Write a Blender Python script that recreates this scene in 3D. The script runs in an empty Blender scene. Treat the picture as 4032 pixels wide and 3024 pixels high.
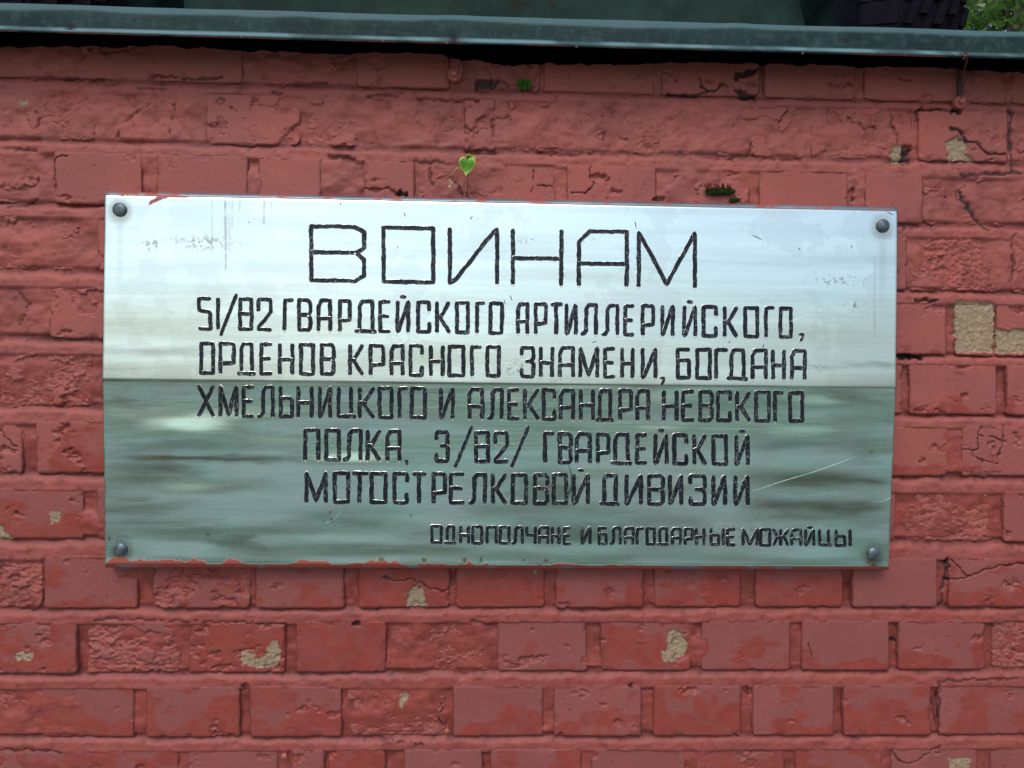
import bpy, math, random
import numpy as np
random.seed(7)
S = bpy.context.scene
C = S.collection
# ------------------------------------------------------------------ camera
W0, H0, F = 4032.0, 3024.0, 3100.0
CX, CZ = 0.0, 1.35                     # the wall point in the middle of the picture
D0 = F / 3000.0                        # distance to the wall face (y = 0)
def nrm(v): v = np.array(v, float); return v / np.linalg.norm(v)
Xc = nrm((85300, -1060, -3100)); Zc = nrm((1000, 85300, 3100))
e = float(Xc @ Zc) / 2; Xc, Zc = nrm(Xc - e * Zc), nrm(Zc - e * Xc)
Yc = nrm(np.cross(Zc, Xc)); Zc = np.cross(Xc, Yc)
R = np.stack([Xc, Yc, Zc])             # camera space -> world
mid = R @ np.array([0, 0, -1.0])
CAM = np.array([CX, 0, CZ]) - mid * (D0 / mid[1])
cam_d = bpy.data.cameras.new('camera'); cam = bpy.data.objects.new('camera', cam_d); C.objects.link(cam)
cam_d.sensor_width = 36; cam_d.lens = 36 * F / W0; cam_d.clip_start = 0.02; cam_d.clip_end = 500
from mathutils import Matrix, Vector
M4 = Matrix([list(R[0]) + [CAM[0]], list(R[1]) + [CAM[1]], list(R[2]) + [CAM[2]], [0, 0, 0, 1]])
cam.matrix_world = M4
S.camera = cam
# ------------------------------------------------------------------ light
SUN_EL, SUN_AZ = math.radians(52), math.radians(196)
w = bpy.data.worlds.new('World'); S.world = w; w.use_nodes = True
nt = w.node_tree; nt.nodes.clear()
wo = nt.nodes.new('ShaderNodeOutputWorld'); bg = nt.nodes.new('ShaderNodeBackground'); sk = nt.nodes.new('ShaderNodeTexSky')
sk.sky_type = 'NISHITA'; sk.sun_disc = False; sk.sun_elevation = SUN_EL; sk.sun_rotation = SUN_AZ
sk.air_density = 1.0; sk.dust_density = 4.0; sk.ozone_density = 1.2
bg.inputs['Strength'].default_value = 0.14
nt.links.new(sk.outputs[0], bg.inputs[0]); nt.links.new(bg.outputs[0], wo.inputs[0])
sd = bpy.data.lights.new('sun', 'SUN'); sd.energy = 0.7; sd.angle = math.radians(25); sd.color = (1, .96, .9)
sun = bpy.data.objects.new('sun', sd); C.objects.link(sun)
sdir = Vector((math.sin(SUN_AZ) * math.cos(SUN_EL), math.cos(SUN_AZ) * math.cos(SUN_EL), math.sin(SUN_EL)))
sun.rotation_euler = sdir.to_track_quat('Z', 'Y').to_euler(); sun.location = sdir * 8
S.view_settings.view_transform = 'Standard'; S.view_settings.look = 'None'
S.view_settings.exposure = 0.22; S.view_settings.gamma = 1
# ------------------------------------------------------------------ picture <-> place
def P(px, py, y=0.0):
    px = np.asarray(px, float); py = np.asarray(py, float)
    d = np.stack([px - W0 / 2, -(py - H0 / 2), -F * np.ones_like(px + py)], -1) @ R.T
    t = (y - CAM[1]) / d[..., 1]
    return CAM + d * t[..., None]
def proj(X, Y, Z):
    q = np.stack([X - CAM[0], Y - CAM[1], Z - CAM[2]], -1) @ R
    s = F / -q[..., 2]
    return q[..., 0] * s + W0 / 2, H0 / 2 - q[..., 1] * s
# ------------------------------------------------------------------ noise
rng = np.random.RandomState(3)
TAB = rng.rand(256, 256)
def vn(x, y, seed=0):
    x = np.asarray(x, float) + seed * 17.37; y = np.asarray(y, float) + seed * 5.91
    xi = np.floor(x).astype(int); yi = np.floor(y).astype(int); fx = x - xi; fy = y - yi
    fx = fx * fx * (3 - 2 * fx); fy = fy * fy * (3 - 2 * fy)
    a = TAB[xi % 256, yi % 256]; b = TAB[(xi + 1) % 256, yi % 256]
    c = TAB[xi % 256, (yi + 1) % 256]; d = TAB[(xi + 1) % 256, (yi + 1) % 256]
    return (a + (b - a) * fx) * (1 - fy) + (c + (d - c) * fx) * fy
def fbm(x, y, seed=0, o=4):
    s = 0; a = 1; t = 0
    for k in range(o):
        s = s + a * vn(np.asarray(x) * 2 ** k, np.asarray(y) * 2 ** k, seed + k * 3); t += a; a *= .55
    return s / t
def sstep(a, b, x):
    t = np.clip((x - a) / (b - a), 0, 1); return t * t * (3 - 2 * t)
# ------------------------------------------------------------------ objects
def obj(name, verts, faces, mats, parent=None, smooth=True, attrs=None, midx=None, kind=None):
    me = bpy.data.meshes.new(name)
    v = np.asarray(verts, np.float32).reshape(-1, 3)
    f = faces
    if isinstance(f, np.ndarray):
        me.vertices.add(len(v)); me.vertices.foreach_set('co', v.ravel())
        n = f.shape[1]; me.loops.add(f.size); me.loops.foreach_set('vertex_index', f.ravel().astype(np.int32))
        me.polygons.add(len(f)); me.polygons.foreach_set('loop_start', np.arange(0, f.size, n, dtype=np.int32))
        me.update(calc_edges=True)
    else:
        me.from_pydata(v.tolist(), [], [list(q) for q in f]); me.update()
    for m in (mats if isinstance(mats, (list, tuple)) else [mats]): me.materials.append(m)
    if smooth: me.polygons.foreach_set('use_smooth', np.ones(len(me.polygons), bool))
    if midx is not None: me.polygons.foreach_set('material_index', np.asarray(midx, np.int32))
    if attrs:
        for k, a in attrs.items():
            at = me.attributes.new(k, 'FLOAT', 'POINT'); at.data.foreach_set('value', np.asarray(a, np.float32).ravel())
    me.validate(); me.update()
    o = bpy.data.objects.new(name, me); C.objects.link(o)
    if parent: o.parent = parent; o.matrix_parent_inverse = Matrix.Translation(parent.location).inverted()
    if kind: o['kind'] = kind
    return o
def thing(name, label, cat, loc=(0, 0, 0), group=None):
    o = bpy.data.objects.new(name, None); C.objects.link(o); o.location = loc
    o.empty_display_size = .05; o['label'] = label; o['category'] = cat
    if group: o['group'] = group
    return o
def tag(o, label, cat): o['label'] = label; o['category'] = cat; return o
def gridfaces(nu, nv):   # verts index = j*nu+i
    i, j = np.meshgrid(np.arange(nu - 1), np.arange(nv - 1)); a = (j * nu + i).ravel()
    return np.stack([a, a + 1, a + 1 + nu, a + nu], 1)
class MB:
    def __init__(s): s.v = []; s.f = []; s.m = []
    def add(s, vs, fs, m=0):
        b = len(s.v); s.v += [tuple(map(float, q)) for q in vs]; s.f += [[b + i for i in q] for q in fs]; s.m += [m] * len(fs)
    def box(s, a, b, m=0):
        x0, y0, z0 = a; x1, y1, z1 = b
        s.add([(x0,y0,z0),(x1,y0,z0),(x1,y1,z0),(x0,y1,z0),(x0,y0,z1),(x1,y0,z1),(x1,y1,z1),(x0,y1,z1)],
              [(0,3,2,1),(4,5,6,7),(0,1,5,4),(1,2,6,5),(2,3,7,6),(3,0,4,7)], m)
    def tube(s, pts, rad, n=8, m=0, cap=True):
        pts = [np.array(p, float) for p in pts]; rings = []
        rad = rad if isinstance(rad, (list, tuple)) else [rad] * len(pts)
        for i, p in enumerate(pts):
            d = nrm(pts[min(i + 1, len(pts) - 1)] - pts[max(i - 1, 0)])
            up = np.array([0, 0, 1.]) if abs(d[2]) < .9 else np.array([1., 0, 0])
            a = nrm(np.cross(d, up)); b = np.cross(d, a)
            rings.append([p + rad[i] * (a * math.cos(t) + b * math.sin(t)) for t in np.linspace(0, 2 * math.pi, n, endpoint=False)])
        vs = [q for r in rings for q in r]; fs = []
        for i in range(len(rings) - 1):
            for k in range(n):
                fs.append((i * n + k, i * n + (k + 1) % n, (i + 1) * n + (k + 1) % n, (i + 1) * n + k))
        if cap: fs += [tuple(range(n))[::-1], tuple((len(rings) - 1) * n + k for k in range(n))]
        s.add(vs, fs, m)
    def lathe(s, prof, origin, axis='y', n=24, m=0):   # prof: (radius, height) along the axis
        vs = []; fs = []
        for (r, h) in prof:
            for k in range(n):
                t = 2 * math.pi * k / n; c, q = r * math.cos(t), r * math.sin(t)
                vs.append(np.array(origin) + (np.array([c, h, q]) if axis == 'y' else np.array([h, c, q])))
        for i in range(len(prof) - 1):
            for k in range(n):
                fs.append((i * n + k, i * n + (k + 1) % n, (i + 1) * n + (k + 1) % n, (i + 1) * n + k))
        s.add(vs, fs, m)
    def build(s, name, mats, parent=None, smooth=False, kind=None):
        return obj(name, s.v, s.f, mats, parent, smooth, midx=s.m, kind=kind)
# ------------------------------------------------------------------ materials
class NT:
    def __init__(s, name):
        s.m = bpy.data.materials.new(name); s.m.use_nodes = True; s.t = s.m.node_tree
        s.b = s.t.nodes['Principled BSDF']; s._co = None
    def n(s, t, **k):
        q = s.t.nodes.new(t)
        for a, b in k.items(): setattr(q, a, b)
        return q
    def l(s, a, b): s.t.links.new(a, b)
    def co(s, scale=(1, 1, 1)):
        g = s.n('ShaderNodeNewGeometry'); mp = s.n('ShaderNodeMapping'); mp.inputs['Scale'].default_value = scale
        s.l(g.outputs['Position'], mp.inputs['Vector']); return mp.outputs[0]
    def noise(s, scale, detail=4, stretch=(1, 1, 1), rough=.55):
        q = s.n('ShaderNodeTexNoise'); q.inputs['Scale'].default_value = scale; q.inputs['Detail'].default_value = detail
        q.inputs['Roughness'].default_value = rough
        s.l(s.co(stretch), q.inputs['Vector']); return q.outputs[0]
    def attr(s, name):
        q = s.n('ShaderNodeAttribute'); q.attribute_name = name; return q.outputs['Fac']
    def rng(s, v, a, b, c=0., d=1.):
        q = s.n('ShaderNodeMapRange'); q.interpolation_type = 'SMOOTHSTEP'
        for i, x in zip((1, 2, 3, 4), (a, b, c, d)): q.inputs[i].default_value = x
        s.l(v, q.inputs[0]); return q.outputs[0]
    def math(s, op, a, b):
        q = s.n('ShaderNodeMath', operation=op)
        for i, x in enumerate((a, b)):
            if isinstance(x, (int, float)): q.inputs[i].default_value = x
            else: s.l(x, q.inputs[i])
        return q.outputs[0]
    def mix(s, f, a, b):
        q = s.n('ShaderNodeMix', data_type='RGBA')
        for i, x in ((0, f), (6, a), (7, b)):
            if isinstance(x, (int, float)): q.inputs[i].default_value = x
            elif isinstance(x, tuple): q.inputs[i].default_value = (*x, 1)
            else: s.l(x, q.inputs[i])
        return q.outputs[2]
    def bump(s, h, strength, dist, prev=None):
        q = s.n('ShaderNodeBump'); q.inputs['Strength'].default_value = strength; q.inputs['Distance'].default_value = dist
        s.l(h, q.inputs['Height'])
        if prev is not None: s.l(prev, q.inputs['Normal'])
        return q.outputs[0]
    def set(s, k, v):
        if isinstance(v, (int, float)): s.b.inputs[k].default_value = v
        elif isinstance(v, tuple): s.b.inputs[k].default_value = (*v, 1)
        else: s.l(v, s.b.inputs[k])
def simple(name, col, rough=.6, metal=0., var=.25, scale=60, bump=.0):
    m = NT(name); n = m.noise(scale, 5)
    m.set('Base Color', m.mix(m.rng(n, .3, .7), tuple(c * (1 - var) for c in col), tuple(min(1, c * (1 + var)) for c in col)))
    m.set('Roughness', rough); m.set('Metallic', metal)
    if bump: m.set('Normal', m.bump(m.noise(scale * 3, 4), bump, .001))
    return m.m
CHALK = (.43, .128, .108); DAMP = (.36, .066, .045)
def painted():
    m = NT('painted_masonry')
    n1 = m.noise(9, 5); n2 = m.noise(160, 5); n3 = m.noise(28, 4)
    chalk = m.mix(m.rng(n1, .35, .65), (.385, .098, .082), (.315, .093, .085))
    chalk = m.mix(m.math('MULTIPLY', m.rng(n2, .35, .75), .35), chalk, (.34, .12, .11))
    wet_shade = m.mix(m.rng(n3, .3, .7), (.305, .055, .042), (.25, .047, .039))
    chalk = m.mix(m.attr('bloom_shade'), chalk, (.262, .080, .077))
    wm = m.attr('wet_shade')
    col = m.mix(wm, chalk, wet_shade)
    cav = m.attr('cav')
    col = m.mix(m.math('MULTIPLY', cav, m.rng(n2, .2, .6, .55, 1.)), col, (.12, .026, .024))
    chipc = m.mix(m.rng(m.noise(260, 5), .35, .7), (.27, .21, .135), (.39, .31, .215))
    chipc = m.mix(m.math('MULTIPLY', m.rng(m.noise(420, 2), .60, .68), .45), chipc, (.13, .11, .07))
    col = m.mix(m.attr('chip'), col, chipc)
    col = m.mix(m.attr('dirt'), col, (.018, .016, .020))
    col = m.mix(m.math('MULTIPLY', m.rng(m.noise(800, 3), .35, .7), .22), col, (.10, .030, .027))
    col = m.mix(m.math('MULTIPLY', m.rng(m.noise(3.2, 6, rough=.65), .5, .72), .30), col, (.20, .050, .040))
    m.set('Base Color', col)
    r = m.rng(wm, 0, 1, .62, .42); m.set('Roughness', r); m.set('Specular IOR Level', .35)
    b = m.bump(m.noise(330, 6, rough=.66), .7, .0008); b = m.bump(m.noise(1500, 3), .25, .0002, b)
    # horizontal brush marks in the paint
    b = m.bump(m.noise(700, 2, (.12, 1, 1)), .3, .00025, b)
    m.set('Normal', b)
    return m.m
PAINT = painted()
def sheet_mat(name, base, dull):
    m = NT(name)
    st = m.noise(60, 5, (.05, 1, 1)); st2 = m.noise(520, 3, (.03, 1, 1)); cl = m.noise(7, 4, (.35, 1, 1))
    wm = m.noise(11, 5, (.8, 1, .8), .6)
    c = m.mix(m.rng(st, .3, .7), tuple(q * .90 for q in base), tuple(min(1, q * 1.05) for q in base))
    c = m.mix(m.math('MULTIPLY', m.rng(wm, .50, .515), .38), c, (.58, .70, .73))      # edges of dried water marks
    c = m.mix(m.math('MULTIPLY', m.rng(cl, .5, .7), .30), c, (.82, .88, .84))
    c = m.mix(m.math('MULTIPLY', m.attr('stain_refl'), m.rng(m.noise(45, 5, (.18, 1, 1)), .2, .65, .6, 1.)), c, dull)
    c = m.mix(m.math('MULTIPLY', m.attr('speck'), m.rng(m.noise(210, 4), .50, .60)), c, (.25, .25, .22))
    c = m.mix(m.attr('redpaint'), c, (.34, .075, .06))
    c = m.mix(m.attr('rust'), c, (.25, .11, .04))
    m.set('Base Color', c)
    m.set('Metallic', m.math('MULTIPLY', m.rng(m.attr('redpaint'), 0, 1, .93, 0.), m.rng(m.attr('stain_refl'), 0, 1, 1., .88)))
    rr = m.math('ADD', m.rng(st2, .3, .7, .17, .26), m.math('MULTIPLY', m.attr('stain_refl'), .10))
    rr = m.math('ADD', rr, m.math('MULTIPLY', m.attr('redpaint'), .2))
    m.set('Roughness', rr); m.set('Anisotropic', .35)
    b = m.bump(m.noise(900, 3, (.04, 1, 1)), .18, .0001)
    m.set('Normal', b)
    return m.m
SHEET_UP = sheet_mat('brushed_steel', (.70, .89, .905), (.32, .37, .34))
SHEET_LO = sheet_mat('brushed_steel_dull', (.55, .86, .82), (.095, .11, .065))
def letter_dark():
    m = NT('letter_enamel'); n = m.noise(420, 4, (1, 1, .6)); n0 = m.noise(45, 3)
    c = m.mix(m.math('MULTIPLY', m.rng(n, .51, .66), m.rng(n0, .35, .6, .2, .9)), (.006, .010, .018), (.14, .18, .19)); m.set('Base Color', c)
    m.set('Roughness', .4); m.set('Specular IOR Level', .25); m.set('Normal', m.bump(n, .6, .0006)); return m.m
DARK = letter_dark()
BURR = simple('engraving_burr', (.78, .90, .90), .25, 1., .25, 400)
EDGE = simple('plaque_edge_steel', (.30, .36, .42), .42, .8, .3, 40)
def edge_mat():
    m = NT('plaque_rim'); n = m.noise(16, 4, (.5, 1, 1))
    c = m.mix(m.rng(n, .3, .7), (.13, .17, .23), (.24, .29, .35))
    c = m.mix(m.attr('redpaint'), c, (.30, .07, .055)); m.set('Base Color', c)
    m.set('Metallic', m.rng(m.attr('redpaint'), 0, 1, .5, 0.)); m.set('Roughness', .45); return m.m
RIM = edge_mat()
def coping_mat():
    m = NT('weathered_zinc')
    a = m.noise(22, 6, (.5, 1, 1), .65); b = m.noise(240, 5, (.5, 1, .35)); c0 = m.noise(110, 4, (.25, 1, 1.6))
    c = m.mix(m.rng(a, .3, .7), (.009, .026, .029), (.022, .050, .052))
    c = m.mix(m.math('MULTIPLY', m.rng(b, .45, .75), .35), c, (.08, .13, .13))
    c = m.mix(m.math('MULTIPLY', m.rng(c0, .55, .75), .5), c, (.05, .075, .085))
    c = m.mix(m.attr('sky_sheen'), c, (.125, .23, .26))
    c = m.mix(m.attr('dirt'), c, (.015, .018, .022))
    c = m.mix(m.attr('redpaint'), c, (.36, .09, .07))
    m.set('Base Color', c); m.set('Metallic', .0); m.set('Specular IOR Level', .08); m.set('Roughness', m.rng(b, .3, .7, .5, .7))
    m.set('Normal', m.bump(b, .3, .0006)); return m.m
ZINC = coping_mat()
SHADE_BLACK = simple('shade_strip', (.0022, .002, .0026), 1., 0, .4, 150, .4); SHADE_BLACK.node_tree.nodes['Principled BSDF'].inputs['Specular IOR Level'].default_value = .02
# ------------------------------------------------------------------ damage map, in photograph pixels on the wall plane
def z1(*p): return [(x / 1.58, y / 1.58) for x, y in p]
def z2(*p): return [(1300 + x / 1.58, y / 1.58) for x, y in p]
def z3(*p): return [(2632 + x / 1.58, y / 1.58) for x, y in p]
def z5(*p): return [(3432 + x / 1.0368, 700 + y / 1.0368) for x, y in p]
def b1(*p): return [(x / 1.58, 2200 + y / 1.58) for x, y in p]
def b2(*p): return [(1300 + x / 1.58, 2200 + y / 1.58) for x, y in p]
def b3(*p): return [(2632 + x / 1.58, 2200 + y / 1.58) for x, y in p]
CHIPS = [([(3762,1188),(3918,1188),(3918,1388),(3765,1388)], 1.), ([(3924,1285),(3960,1300),(4045,1296),(4060,1392),(3924,1388)], 1.),
    ([(3724,563),(3765,538),(3803,557),(3809,608),(3838,633),(3733,634)], 1.), ([(3518,573),(3556,571),(3554,650),(3508,636)], 1.),
    ([(1604,2327),(1645,2304),(1670,2333),(1682,2390),(1598,2390)], 1.),
    ([(946,2561),(1000,2573),(1000,2621),(949,2621)], .9), ([(1003,2599),(1047,2583),(1051,2554),(1070,2523),(1092,2526),(1104,2554),(1098,2615),(1051,2637),(1003,2630)], .9),
    ([(57,2572),(128,2568),(122,2598),(57,2599)], .9), ([(2635,2491),(2677,2485),(2705,2520),(2702,2580),(2650,2607),(2610,2602),(2605,2572),(2622,2560)], .8),
    ([(1572,2738),(1604,2732),(1607,2757),(1572,2788)], .8), ([(3736,2985),(3822,2991),(3815,3030),(3740,3030)], .8),
    ([(193,2018),(235,2018),(233,2058),(197,2060)], .7), ([(-30,2056),(0,2066),(48,2125),(-30,2127)], 1.), ([(73,392),(114,400),(100,415),(75,412)], .8),
    ([(2100,2238),(2118,2238),(2118,2258),(2104,2258)], .8)]
HOLES = [[(1876,310),(1958,308),(2021,345),(1876,348)], [(2891,316),(2900,285),(2961,270),(2990,262),(2966,297),(2904,312)],
    [(2885,345),(2983,373),(2983,389),(2917,389)], [(1549,771),(1608,771),(1578,738)], [(2576,776),(2618,776),(2618,792),(2576,792)],
    [(3556,571),(3586,570),(3586,640),(3564,650),(3554,648)], b2((120,395),(150,388),(190,392),(185,412),(150,412)), z3((1560,680),(1700,680),(1560,698)),
    z3((1760,670),(1830,690),(1800,712),(1770,706)), z5((115,722),(210,722),(220,745),(110,745)), b3((1380,495),(1415,490),(1428,530),(1400,528)),
    b1((1505,785),(1545,785),(1540,830),(1512,810)), z5((175,498),(268,496),(268,512),(180,508)), z3((1110,1240),(1120,1180),(1160,1170),(1150,1250)),
    b3((478,790),(500,800),(505,850),(480,845)), b2((1860,785),(1885,780),(1888,808),(1865,806)), z5((125,202),(200,202),(200,208),(130,212))]
CRACKS = [(z3((0,585),(140,600),(230,575),(300,560),(340,520),(370,530)), 5), (z3((190,490),(205,525),(240,570)), 5), (z3((1760,800),(1830,830),(1850,880),(1900,890),(1960,930),(2010,960),(2095,960)), 4.5),
    (z3((1110,730),(1190,770),(1230,800),(1290,790)), 2.5), (z3((1385,690),(1410,790),(1430,890)), 3), (z3((2120,690),(2150,710),(2130,830),(2145,950),(2150,1065)), 6),
    (z3((525,880),(515,940),(490,965)), 3), (z3((320,995),(500,965),(640,985),(830,990)), 4), (z2((1620,1030),(1615,1100),(1640,1150),(1600,1200),(1500,1200)), 2.2), (z2((1270,1060),(1255,1200)), 2),
    (z2((1290,1150),(1400,1165)), 2), (z2((210,1165),(280,1182),(360,1165),(420,1210)), 4.5), (z2((620,1040),(625,1120),(650,1170)), 4), (z2((780,1130),(800,1170),(820,1200)), 3.5), (z2((1270,950),(1500,965),(1680,965)), 3),
    (b2((330,110),(400,135),(500,133),(560,140),(620,195),(700,205),(750,188)), 3.5), (b3((1740,135),(1850,122),(1950,78),(2050,45),(2212,30)), 3.2), (b3((1705,300),(1712,200),(1735,130),(1742,0)), 4.5),
    (b3((1680,1090),(1690,770),(1760,760),(1900,752),(2030,757),(2200,745)), 3.5), (b3((1390,1190),(1440,1255),(1500,1280),(1600,1225),(1690,1165)), 3), (b3((1650,880),(1665,1000)), 3.5),
    (z5((445,1050),(530,1070)), 2.5), (z5((447,1010),(430,1110),(370,1112)), 2.5), (z5((410,1120),(440,1150),(510,1172)), 2.5), (z5((540,1015),(530,1100),(510,1172)), 2.5),
    (z5((360,50),(395,115),(420,160),(480,215)), 5), (z5((600,225),(575,260),(580,340),(578,420)), 3.5), (z5((325,1560),(400,1632),(470,1603),(560,1575)), 2.5), (b3((870,520),(890,640)), 2),
    (z1((1040,840),(1100,600)), 2), (z1((770,750),(850,690),(910,660),(940,640)), 4), (z1((720,845),(750,815)), 5), (z1((340,1190),(345,985),(430,970)), 3.5), (z1((0,915),(120,930),(220,935)), 5),
    (z1((945,468),(1060,475),(1200,490),(1380,478)), 5), (z1((215,485),(400,485),(560,498),(650,492)), 4), (z1((1740,525),(2030,522)), 7), (z1((2040,965),(2200,985)), 5), (z1((860,540),(1030,555)), 4), (z1((1690,575),(1760,582)), 6),
    (z2((240,597),(410,592)), 6), (z2((540,615),(920,628)), 4.5), (z2((0,980),(150,990)), 6), (z2((830,945),(1025,953)), 4.5), (z2((525,1003),(770,1018)), 4), (z2((1010,850),(1010,745),(1110,725)), 3),
    (b1((0,1195),(200,1195),(380,1205)), 3.5), (b1((590,380),(1100,388),(1780,410)), 2.5), (b2((860,385),(940,405),(1010,412)), 3.5), (b2((150,1120),(500,1140),(580,1165)), 3), (b2((690,910),(695,960)), 4), (b2((680,985),(705,1045)), 4),
    ([(20,815),(75,812),(140,790)], 5), ([(65,1150),(110,1200),(60,1290)], 3), ([(-5,1690),(60,1760)], 3), (z3((1825,1095),(2000,1080),(2200,1078)), 5), (z3((1560,690),(1700,680),(1760,700)), 4), (z3((690,760),(740,680)), 2.5), (z3((1580,690),(1590,640)), 2)]
def inpoly(px, py, poly):
    r = np.zeros(px.shape, bool); n = len(poly)
    for i in range(n):
        (xa, ya), (xb, yb) = poly[i], poly[i - 1]
        if ya == yb: continue
        c = ((ya > py) != (yb > py)) & (px < (xb - xa) * (py - ya) / (yb - ya) + xa); r ^= c
    return r
def segd(px, py, line):
    d = np.full(px.shape, 1e9)
    for (xa, ya), (xb, yb) in zip(line[:-1], line[1:]):
        L = (xb - xa) ** 2 + (yb - ya) ** 2 + 1e-9
        t = np.clip(((px - xa) * (xb - xa) + (py - ya) * (yb - ya)) / L, 0, 1)
        d = np.minimum(d, np.hypot(px - xa - t * (xb - xa), py - ya - t * (yb - ya)))
    return d
def damage(px, py):
    wx = px + (vn(px / 14, py / 14, 1) - .5) * 15 + (vn(px / 5, py / 5, 6) - .5) * 7; wy = py + (vn(px / 14, py / 14, 2) - .5) * 14 + (vn(px / 5, py / 5, 7) - .5) * 6
    x0, x1, y0, y1 = px.min() - 30, px.max() + 30, py.min() - 30, py.max() + 30
    def near(l): xs = [q[0] for q in l]; ys = [q[1] for q in l]; return max(xs) > x0 and min(xs) < x1 and max(ys) > y0 and min(ys) < y1
    chip = np.zeros(px.shape); dirt = np.zeros(px.shape); h = np.zeros(px.shape); crk = np.zeros(px.shape)
    for poly, s in CHIPS:
        if near(poly): m = inpoly(wx, wy, poly); chip[m] = 1; h[m] -= .0022 * s * (1.2 if s == 1. else .35)
    for poly in HOLES:
        if near(poly): m = inpoly(wx, wy, poly); dirt[m] = .95; chip[m] = 0; h[m] -= .007
    for line, wd in CRACKS:
        if near(line):
            d = segd(px + (vn(px / 17, py / 17, 3) - .5) * 15, py + (vn(px / 17, py / 17, 4) - .5) * 13, line)
            wv = wd * (.55 + .9 * vn(px / 25, py / 25, 9))
            m = 1 - sstep(wv * .45, wv * 1.5, d); h -= m * .0026; crk = np.maximum(crk, m); dirt = np.maximum(dirt, m * (.85 if wd in (5, 6, 4.5) and line[0][0] > 2600 else .22))
    # small black specks of dirt
    s = (vn(px / 7.3, py / 7.3, 12) > .93) & (vn(px / 60, py / 60, 13) > .62); dirt[s] = np.maximum(dirt[s], .6)
    return chip, dirt, h, crk
# ------------------------------------------------------------------ courses: (top a, b, bottom a, b) y = a + b x ; bricks (x0, x1, rough, wet)
ROWS = [
 (95,.0265,303,.0265,[(-220,185,.2,0),(205,588,.35,0),(600,955,0,0),(990,1392,.55,0),(1404,1772,.05,0),(1872,2128,.45,0),(2140,2578,.1,0),(2604,2990,.2,0),(3010,3368,.1,0),(3402,3772,.1,0),(3832,3962,.1,0),(3985,4380,.2,0)]),
 (345,.0225,546,.0235,[(-60,375,.85,0),(395,785,.9,0),(808,1182,.4,0),(1205,1402,.8,0),(1420,1808,1,0),(1828,1950,.5,0),(2004,2376,.8,0),(2440,2782,.9,0),(2815,3174,.5,0),(3195,3592,.55,0),(3613,3968,.1,0),(4000,4380,.7,0)]),
 (588,.026,795,.0235,[(-220,148,.75,0),(212,560,.1,0),(618,976,.05,0),(1018,1265,0,0),(1276,1420,.9,0),(1432,1632,.1,0),(1645,1800,.75,0),(1848,2190,.1,0),(2232,2584,.05,0),(2650,2950,.55,0),(2990,3340,0,0),(3405,3634,0,0),(3640,3728,.7,0),(3770,4190,.8,0)]),
 (840,.023,1058,.0235,[(-150,328,.8,0),(380,760,.2,0),(3190,3572,.3,0),(3585,3950,.95,0),(3990,4360,.6,0)]),
 (1115,.020,1327,.019,[(-200,155,1,0),(195,560,.45,0),(3370,3728,.05,0),(3764,3918,.2,0),(3924,4150,.2,0),(4190,4500,.2,0)]),
 (1382,.0135,1598,.009,[(-10,362,.75,.1),(-400,-30,.5,0),(398,740,.3,0),(3190,3556,.2,0),(3582,3925,.05,.3),(3965,4330,.1,.1)]),
 (1655,.0055,1863,.003,[(-270,86,.3,.1),(140,500,.1,.5),(3370,3735,.1,.35),(3788,4160,.1,.1)]),
 (1918,.0035,2122,.003,[(-20,327,.1,.45),(-400,-45,.2,.2),(380,740,.1,.3),(3200,3530,.2,.1),(3568,3920,1,.1),(3950,4310,.1,.45)]),
 (2188,.0015,2397,-.002,[(-200,165,.8,.1),(172,540,.1,.45),(602,986,.45,.4),(1005,1356,.1,.4),(1410,1771,.1,.8),(1795,2146,.05,.6),(2186,2534,.05,.45),(2576,2918,.05,.5),(2974,3322,.05,.5),(3356,3690,.0,.0),(3734,4110,.05,.5)]),
 (2447,-.002,2653,-.004,[(-60,302,.1,.55),(338,706,.55,.4),(742,1122,.1,.85),(1165,1521,.0,.95),(1534,1935,1,.45),(1960,2312,.1,.3),(2366,2722,.25,.45),(2762,3112,.05,.4),(3156,3500,.0,.25),(3538,3880,.1,.35),(3914,4270,.6,.0)]),
 (2702,-.002,2905,-.003,[(-230,150,.9,.15),(160,527,.05,.5),(574,945,.05,.55),(985,1346,.05,.6),(1364,1752,.95,.3),(1784,2140,.0,.3),(2180,2526,.1,.35),(2572,2916,.05,.6),(2964,3284,.05,.45),(3320,3664,.05,.45),(3698,4060,.05,.5)]),
 (2955,-.004,3160,-.005,[(-80,292,.2,.3),(332,702,.1,.75),(738,1094,.05,.3),(1145,1276,.1,.4),(1290,1518,.05,.9),(1590,1900,.05,.4),(1930,2288,.1,.6),(2330,2700,.05,.3),(2745,3092,.05,.6),(3132,3476,.05,.45),(3510,3852,.1,.4),(3905,4270,.05,.2)]),
]
wall = thing('brick_wall', 'weathered brick wall thickly painted brick red with spalled and chipped bricks behind the steel plaque', 'wall', (0, 0, 0))
bid = 0
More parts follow.
